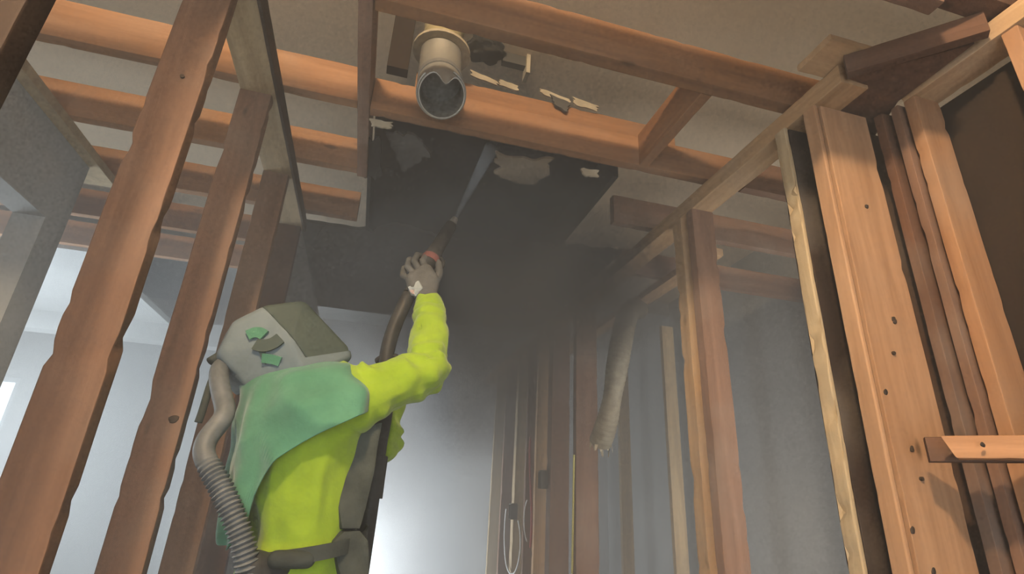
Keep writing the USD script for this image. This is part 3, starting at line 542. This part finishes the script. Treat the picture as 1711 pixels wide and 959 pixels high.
# cape: draped from the hood over the shoulders, long at the back
def cape():
    na, ns = 220, 60
    th = np.linspace(0, 2*math.pi, na, endpoint=False); deg = np.degrees(th)
    e = np.cos(th)[:, None]*Fv+np.sin(th)[:, None]*Rv
    c0 = rimM+rn*.02; r0 = 1/np.sqrt((np.cos(th)/.120)**2+(np.sin(th)/.098)**2)
    c1 = A([(chest[0]*.55+neck[0]*.45)-.015, chest[1]*.5+neck[1]*.5-.01, 0])
    r1 = 1/np.sqrt((np.cos(th)/np.where(np.cos(th) < 0, .125, .150))**2+(np.sin(th)/np.where(np.sin(th) > 0, .228, .20))**2)+.010+.028*np.exp(-((deg-50)/22)**2)+.016*np.exp(-((deg-112)/30)**2)
    zsh = 1.405+.075*np.exp(-((deg-60)/34)**2)-.03*np.exp(-((deg-180)/50)**2)
    hem = np.interp(deg, [0, 20, 40, 55, 75, 92, 108, 114, 119, 126, 145, 165, 200, 235, 262, 290, 330, 360], [1.44, 1.465, 1.47, 1.445, 1.405, 1.355, 1.305, 1.275, 1.235, 1.15, 1.12, 1.13, 1.12, 1.14, 1.25, 1.35, 1.40, 1.44])
    ring = np.stack([c0+e[k]*r0[k]+rd*0 for k in range(na)]); ring[:, 2] = c0[2]-(rn[0]*(ring[:, 0]-c0[0])+rn[1]*(ring[:, 1]-c0[1]))/rn[2]
    s = np.linspace(0, 1, ns); P = np.zeros((na, ns, 3))
    for k in range(na):
        sh = A([c1[0], c1[1], zsh[k]])+e[k]*r1[k]
        lo = sh-e[k]*(.035*np.clip(-math.cos(th[k])*1.6, 0, 1)+.004); lo[2] = min(hem[k], zsh[k]-.01)
        mid = ring[k]*.45+sh*.55+A([0, 0, .030]); 
        pts = np.stack([ring[k], mid, sh, lo]); d = np.r_[0, np.cumsum(np.linalg.norm(np.diff(pts, axis=0), axis=1))]
        q = np.stack([np.interp(np.linspace(0, d[-1], 200), d, pts[:, a]) for a in range(3)], 1)
        ker = np.ones(25)/25; qp = np.vstack([np.repeat(q[:1], 12, 0), q, np.repeat(q[-1:], 12, 0)]); q = np.stack([np.convolve(qp[:, a], ker, 'valid') for a in range(3)], 1)
        P[k] = np.stack([np.interp(s, np.linspace(0, 1, 200), q[:, a]) for a in range(3)], 1)
    amp = s[None, :]**.7*(.35+.65*(np.abs(np.sin(th)))[:, None])
    fold = .011*np.sin(th*11+5*s[None, :].T.T[0][None, :].T*0 if False else th*11)[:, None]*amp+.012*np.sin(th*5+1.3)[:, None]*amp
    fold = fold+(.5-2*np.abs(meshkit.noise(np.stack([P[..., 0]*9+P[..., 2]*7, P[..., 1]*9, P[..., 2]*6-P[..., 0]*5], -1)+2, 31)-.5))*.042*amp+(meshkit.noise(P*[24, 24, 20]+2, 32)-.5)*.010
    P = P+e[:, None, :]*fold[..., None]
    T = .0035; inner = P-e[:, None, :]*T; N = na*ns; v = np.vstack([P.reshape(-1, 3), inner.reshape(-1, 3)]); F = []
    for k in range(na):
        k2 = (k+1) % na
        for j in range(ns-1):
            a, b, c, d = k*ns+j, k2*ns+j, k2*ns+j+1, k*ns+j+1
            F += [(a, c, b), (a, d, c), (a+N, b+N, c+N), (a+N, c+N, d+N)]
        a, b = k*ns+ns-1, k2*ns+ns-1; F += [(a, a+N, b+N), (a, b+N, b)]
        a, b = k*ns, k2*ns; F += [(a, b+N, a+N), (a, b, b+N)]
    return trimesh.Trimesh(v, F, process=False)
CAPE = cape()
obj('cape', CAPE, GREEN, wk, True, label='green canvas cape draped from the hood')

# breathing hose, hanging strap, belt, harness
bh = spline([at(372, 612, y=1.42), at(366, 628, y=1.385), at(372, 665, y=1.36), at(374, 695, y=1.34), at(350, 728, y=1.32), at(341, 750, y=1.31), at(356, 790, y=1.30), at(385, 850, y=1.29), at(405, 905, y=1.29), at(418, 965, y=1.30), at(432, 1010, y=1.36)], 420)
k = np.arange(420)/419.0; rib = np.clip((k-.44)*22, 0, 1)*.0032*np.sin(np.arange(420)*.95)
obj('breathing_hose', tube(bh, .0215+rib, 24), HOSE_G, wk, 60, label='grey corrugated breathing hose')
obj('hanging_strap', tube(spline([at(357, 628, y=1.40), at(349, 650, y=1.39), at(340, 680, y=1.38), at(331, 706, y=1.38)], 30), .0085, 10), HARNESS, wk, True)
obj('hose_clip', tube([at(352, 604, y=1.43), at(362, 596, y=1.44), at(372, 606, y=1.44)], .012, 10), HARNESS, wk, True)
smq = sm
def ring_on(p0, n, radf, zt, wd, th, m, name, tilt):
    a = np.linspace(0, 2*math.pi, 90, endpoint=False); P = []
    for t in a:
        e = math.cos(t)*Fv+math.sin(t)*Rv; r = 1/math.sqrt((math.cos(t)/radf[0])**2+(math.sin(t)/radf[1])**2)
        P.append(p0+e*r+Zv*(tilt*math.cos(t)))
    P = A(P); out = P-p0; out[:, 2] = 0; out /= np.linalg.norm(out, axis=1, keepdims=True)
    V = np.stack([P-Zv*wd/2, P+Zv*wd/2, P+Zv*wd/2+out*th, P-Zv*wd/2+out*th], 1).reshape(-1, 3); F = []; N = 90
    for i in range(N):
        for j in range(4): a_, b_ = i*4+j, i*4+(j+1) % 4; i2 = ((i+1) % N)*4; F += [(a_, i2+(j+1) % 4, b_), (a_, i2+j, i2+(j+1) % 4)]
    T = trimesh.Trimesh(V, F, process=False); trimesh.repair.fix_normals(T); obj(name, T, m, wk, 30)
bc = at(506, 908, y=1.49); ring_on(bc, None, (.135, .19), 0, .030, .006, HARNESS, 'belt', .035)
q = at(425, 950, y=1.31); obj('air_valve', soft(hull((q, .035), (q-Zv*.06, .035), (q+Fv*.05, .02)), .01, 4), RUBBER, wk, True)
q = at(462, 935, y=1.29); obj('buckle', soft(hull((q, .018), (q+Fv*.06+Zv*.0, .018)), .008, 3), HARNESS, wk, True)
def slab(pix, y, th, m, name, depth=(.3, -.95, 0)):
    """A padded strap given by its outline at one depth, th thick along the line away from the body."""
    P = A([at(*p, y=y) if len(p) == 2 else at(p[0], p[1], y=p[2]) for p in pix]); n = A(depth)*th
    top, bot = P, P-n; k = len(P); c = [P.mean(0), bot.mean(0)]; v = np.vstack([top, bot, c]); F = []
    for i in range(k): j = (i+1) % k; F += [(2*k, i, j), (2*k+1, k+j, k+i), (i, k+i, k+j), (i, k+j, j)]
    T = trimesh.Trimesh(v, F, process=False); trimesh.repair.fix_normals(T); T = T.subdivide().subdivide(); trimesh.smoothing.filter_taubin(T, iterations=4); obj(name, T, m, wk, 40)
slab([(582, 738), (612, 712), (640, 704), (634, 735), (626, 790), (612, 850), (602, 885), (572, 885), (566, 850), (572, 800)], 1.335, .10, HARNESS, 'harness_panel')
slab([(556, 905), (575, 888), (602, 886), (616, 903), (618, 930), (616, 985), (575, 985), (566, 950)], 1.335, .10, HARNESS, 'hip_pouch')

# glove: palm, four fingers round the wand, thumb
wa, wb = at(684, 492, y=1.575), at(754, 376, y=1.66); wx = (wb-wa)/np.linalg.norm(wb-wa)
def wpt(px, py, y): return at(px, py, y=y)
g = [hull((wrR+(wrR-elR)*.02, .036), (wpt(712, 492, 1.55), .034)), hull((wpt(712, 492, 1.55), .032), (wpt(696, 484, 1.56), .026), (wpt(688, 466, 1.565), .020), (wpt(712, 452, 1.565), .021), (wpt(722, 470, 1.56), .024))]
fing = [((712, 452), (706, 436), (712, 428), (722, 430)), ((703, 455), (692, 437), (697, 426), (709, 429)), ((694, 460), (681, 446), (684, 434), (697, 436)), ((687, 468), (673, 460), (675, 448), (687, 449))]
for k_, pts in enumerate(fing):
    ys = (1.562, 1.575, 1.605, 1.635); rs = (.0115, .0105, .0098, .009) if k_ < 3 else (.0105, .0095, .0088, .008)
    J = [wpt(*p, y) for p, y in zip(pts, ys)]
    for a in range(3): g.append(hull((J[a], rs[a]), (J[a+1], rs[a+1])))
tj = [wpt(722, 478, 1.558), wpt(734, 458, 1.575), wpt(733, 440, 1.60), wpt(726, 432, 1.62)]
for a in range(3): g.append(hull((tj[a], (.016, .0125, .011)[a]), (tj[a+1], (.0125, .011, .0095)[a])))
gm = soft(add(g), .0035, 8); obj('glove', gm, GLOVE, wk, True, label='grey work glove gripping the wand')
def flat_on(pix, mesh, th, m, name, label=None):
    hs = [hit(*p, mesh) for p in pix]; n = np.mean([h[1] for h in hs], 0); n /= np.linalg.norm(n); P = A([h[0] for h in hs])+n*.0015; k = len(P); v = np.vstack([P-n*.003, P+n*th]); F = []
    for i in range(1, k-1): F += [(0, i+1, i), (k, k+i, k+i+1)]
    for i in range(k): j = (i+1) % k; F += [(i, j, k+j), (i, k+j, k+i)]
    T = trimesh.Trimesh(v, F, process=False); trimesh.repair.fix_normals(T); return obj(name, T, m, wk, False, label=label)
flat_on([(683, 480), (700, 469), (707, 482), (696, 495), (688, 494)], gm, .002, PATCH, 'glove_badge')
flat_on([(686, 484), (690, 487), (693, 484), (692, 488), (694, 491), (691, 491), (688, 488)], gm, .0035, PINK, 'badge_mark')
ring = [hull((wrR+(elR-wrR)*.12, .040), (wrR-(elR-wrR)*.08, .037))]; obj('glove_cuff', soft(ring[0], .008, 3), GLOVE, wk, True)
g2 = [hull((wrL, .034), (wrL+Zv*.045, .030)), hull((wrL+Zv*.045, .028), (wpt(648, 607, 1.60), .026))]
for k_ in range(4):
    b0 = wpt(640+7*k_, 612, 1.585); b1 = wpt(632+7*k_, 602, 1.56); b2 = wpt(640+7*k_, 596, 1.545); g2 += [hull((b0, .011), (b1, .010)), hull((b1, .010), (b2, .009))]
g2 += [hull((wpt(660, 618, 1.60), .013), (wpt(662, 604, 1.58), .011)), hull((wpt(662, 604, 1.58), .011), (wpt(655, 596, 1.56), .010))]
obj('glove', soft(add(g2), .005, 6), RUBBER, wk, True, label='dark glove steadying the hose')

# ---------------------------------------------------------------- blast wand, hose, jet
wd_ = thing('blast_wand', 'dark blasting wand held up toward the sooty hole', 'blasting wand', wa)
wp = np.linspace(wa, wb, 40); kk = np.linspace(0, 1, 40)
obj('barrel', tube(wp, np.interp(kk, [0, .25, .32, .55, .62, .9, 1], [.021, .021, .028, .028, .024, .023, .020]), 24), RUBBER, wd_, 40)
obj('collar', tube([wa+(wb-wa)*.43, wa+(wb-wa)*.50], .030, 24), RED_P, wd_, 40, label='dull red collar')
obj('nozzle', pipe(np.linspace(wb-wx*.01, wb+wx*.035, 8), np.linspace(.017, .011, 8), np.linspace(.010, .007, 8), 20), TIN, wd_, 40)
obj('trigger', tube(spline([wa+(wb-wa)*.5+RIGHT*.028, wa+(wb-wa)*.42+RIGHT*.05, wa+(wb-wa)*.30+RIGHT*.045], 12), .006, 8), RUBBER, wd_, True)
hs_ = spline([wa, at(668, 525, y=1.57), at(650, 575, y=1.555), at(645, 605, y=1.55), at(646, 660, y=1.55), at(636, 730, y=1.53), at(618, 850, y=1.52), at(606, 930, y=1.52), (.05, 1.52, .70), (.12, 1.46, .30), (.22, 1.40, .05), (.50, 1.45, .022), (.85, 1.9, .022), (.8, 2.9, .022), (.7, 4.4, .022)], 400)
tag(obj('blast_hose', tube(hs_, .021, 18), RUBBER, None, True), 'black blast hose running from the wand down past the yellow sleeve', 'hose')
obj('hose_coupling', tube([hs_[38], hs_[42], hs_[46]], .028, 18), RUBBER, wd_, 40)
jet_to = at(822, 246, y=1.76)
def vol(name, color, density, extra=None, links=(), dens_link=None, aniso=0.0):
    n = {'v': ('principled_volume', {'color': color, 'density': density, 'anisotropy': aniso})}; n.update(extra or {}); l = list(links)
    if dens_link: l.append((dens_link, 'v.density'))
    return mat(name, n, l, surface=None, volume='v.volume')
tag(obj('jet_spray', tube(np.linspace(wb+wx*.035, jet_to, 20), np.linspace(.006, .030, 20), 20), vol('spray', (.95, .97, .97), 22.0), None, True), 'pale streak of blasting spray from the wand tip', 'spray', kind='stuff')

# ---------------------------------------------------------------- haze and smoke
tag(obj('dust_haze', box(XL+.001, XR-.001, YF+.001, YB-.001, .001, ZD-.001), vol('haze', (.93, .91, .88), .1, {'g': ('geometry', {}), 's': ('separate_xyz', {}), 'r': ('map_range', {'from_min': .4, 'from_max': 3.2, 'to_min': .022, 'to_max': .30, 'clamp': True})}, [('g.position', 's.vector'), ('s.y', 'r.value')], 'r.result', .1), None, False), 'thin dust haze filling the gutted rooms', 'haze', kind='stuff')
def cloud(name, centre, radii, col, dens, label, scale=2.6, seed=0):
    m = trimesh.creation.icosphere(4, 1.0); m.vertices = m.vertices*(A(radii)*1.02)+centre
    mt = vol(numbered('volumes', name+'_volume'), col, 1.0, {'g': ('geometry', {}), 's': ('vector_math', {'math_type': 'subtract', 'vector2': tuple(centre)}), 'd': ('vector_math', {'math_type': 'divide', 'vector2': tuple(radii)}),
        'l': ('vector_math', {'math_type': 'length'}), 'n': ('noise_texture', {'scale': scale, 'detail': 4, 'roughness': .6}), 'o': ('math', {'math_type': 'multiply_add', 'value2': .9, 'value3': -.45}),
        'a': ('math', {'math_type': 'add'}), 'r': ('map_range', {'from_min': .95, 'from_max': .25, 'to_min': 0.0, 'to_max': dens, 'clamp': True})},
        [('g.position', 's.vector1'), ('s.vector', 'd.vector1'), ('d.vector', 'l.vector1'), ('g.position', 'n.vector'), ('n.fac', 'o.value1'), ('l.value', 'a.value1'), ('o.value', 'a.value2'), ('a.value', 'r.value')], 'r.result')
    return tag(obj(name, m, mt, None, True), label, 'smoke', kind='stuff')
cloud('black_smoke', (.47, 2.30, 2.14), (.78, .98, .46), (.40, .375, .335), 2.4, 'dark brown dust billowing below the sooty hole')
cloud('black_smoke', (.84, 3.8, 2.0), (.56, 1.3, .60), (.58, .55, .50), 1.15, 'grey dust plume sinking along the far right studs')
cloud('black_smoke', (1.0, 2.15, 2.22), (.42, .50, .33), (.30, .28, .26), 3.2, 'brown dust hiding the right top plate beyond the doubled stud')
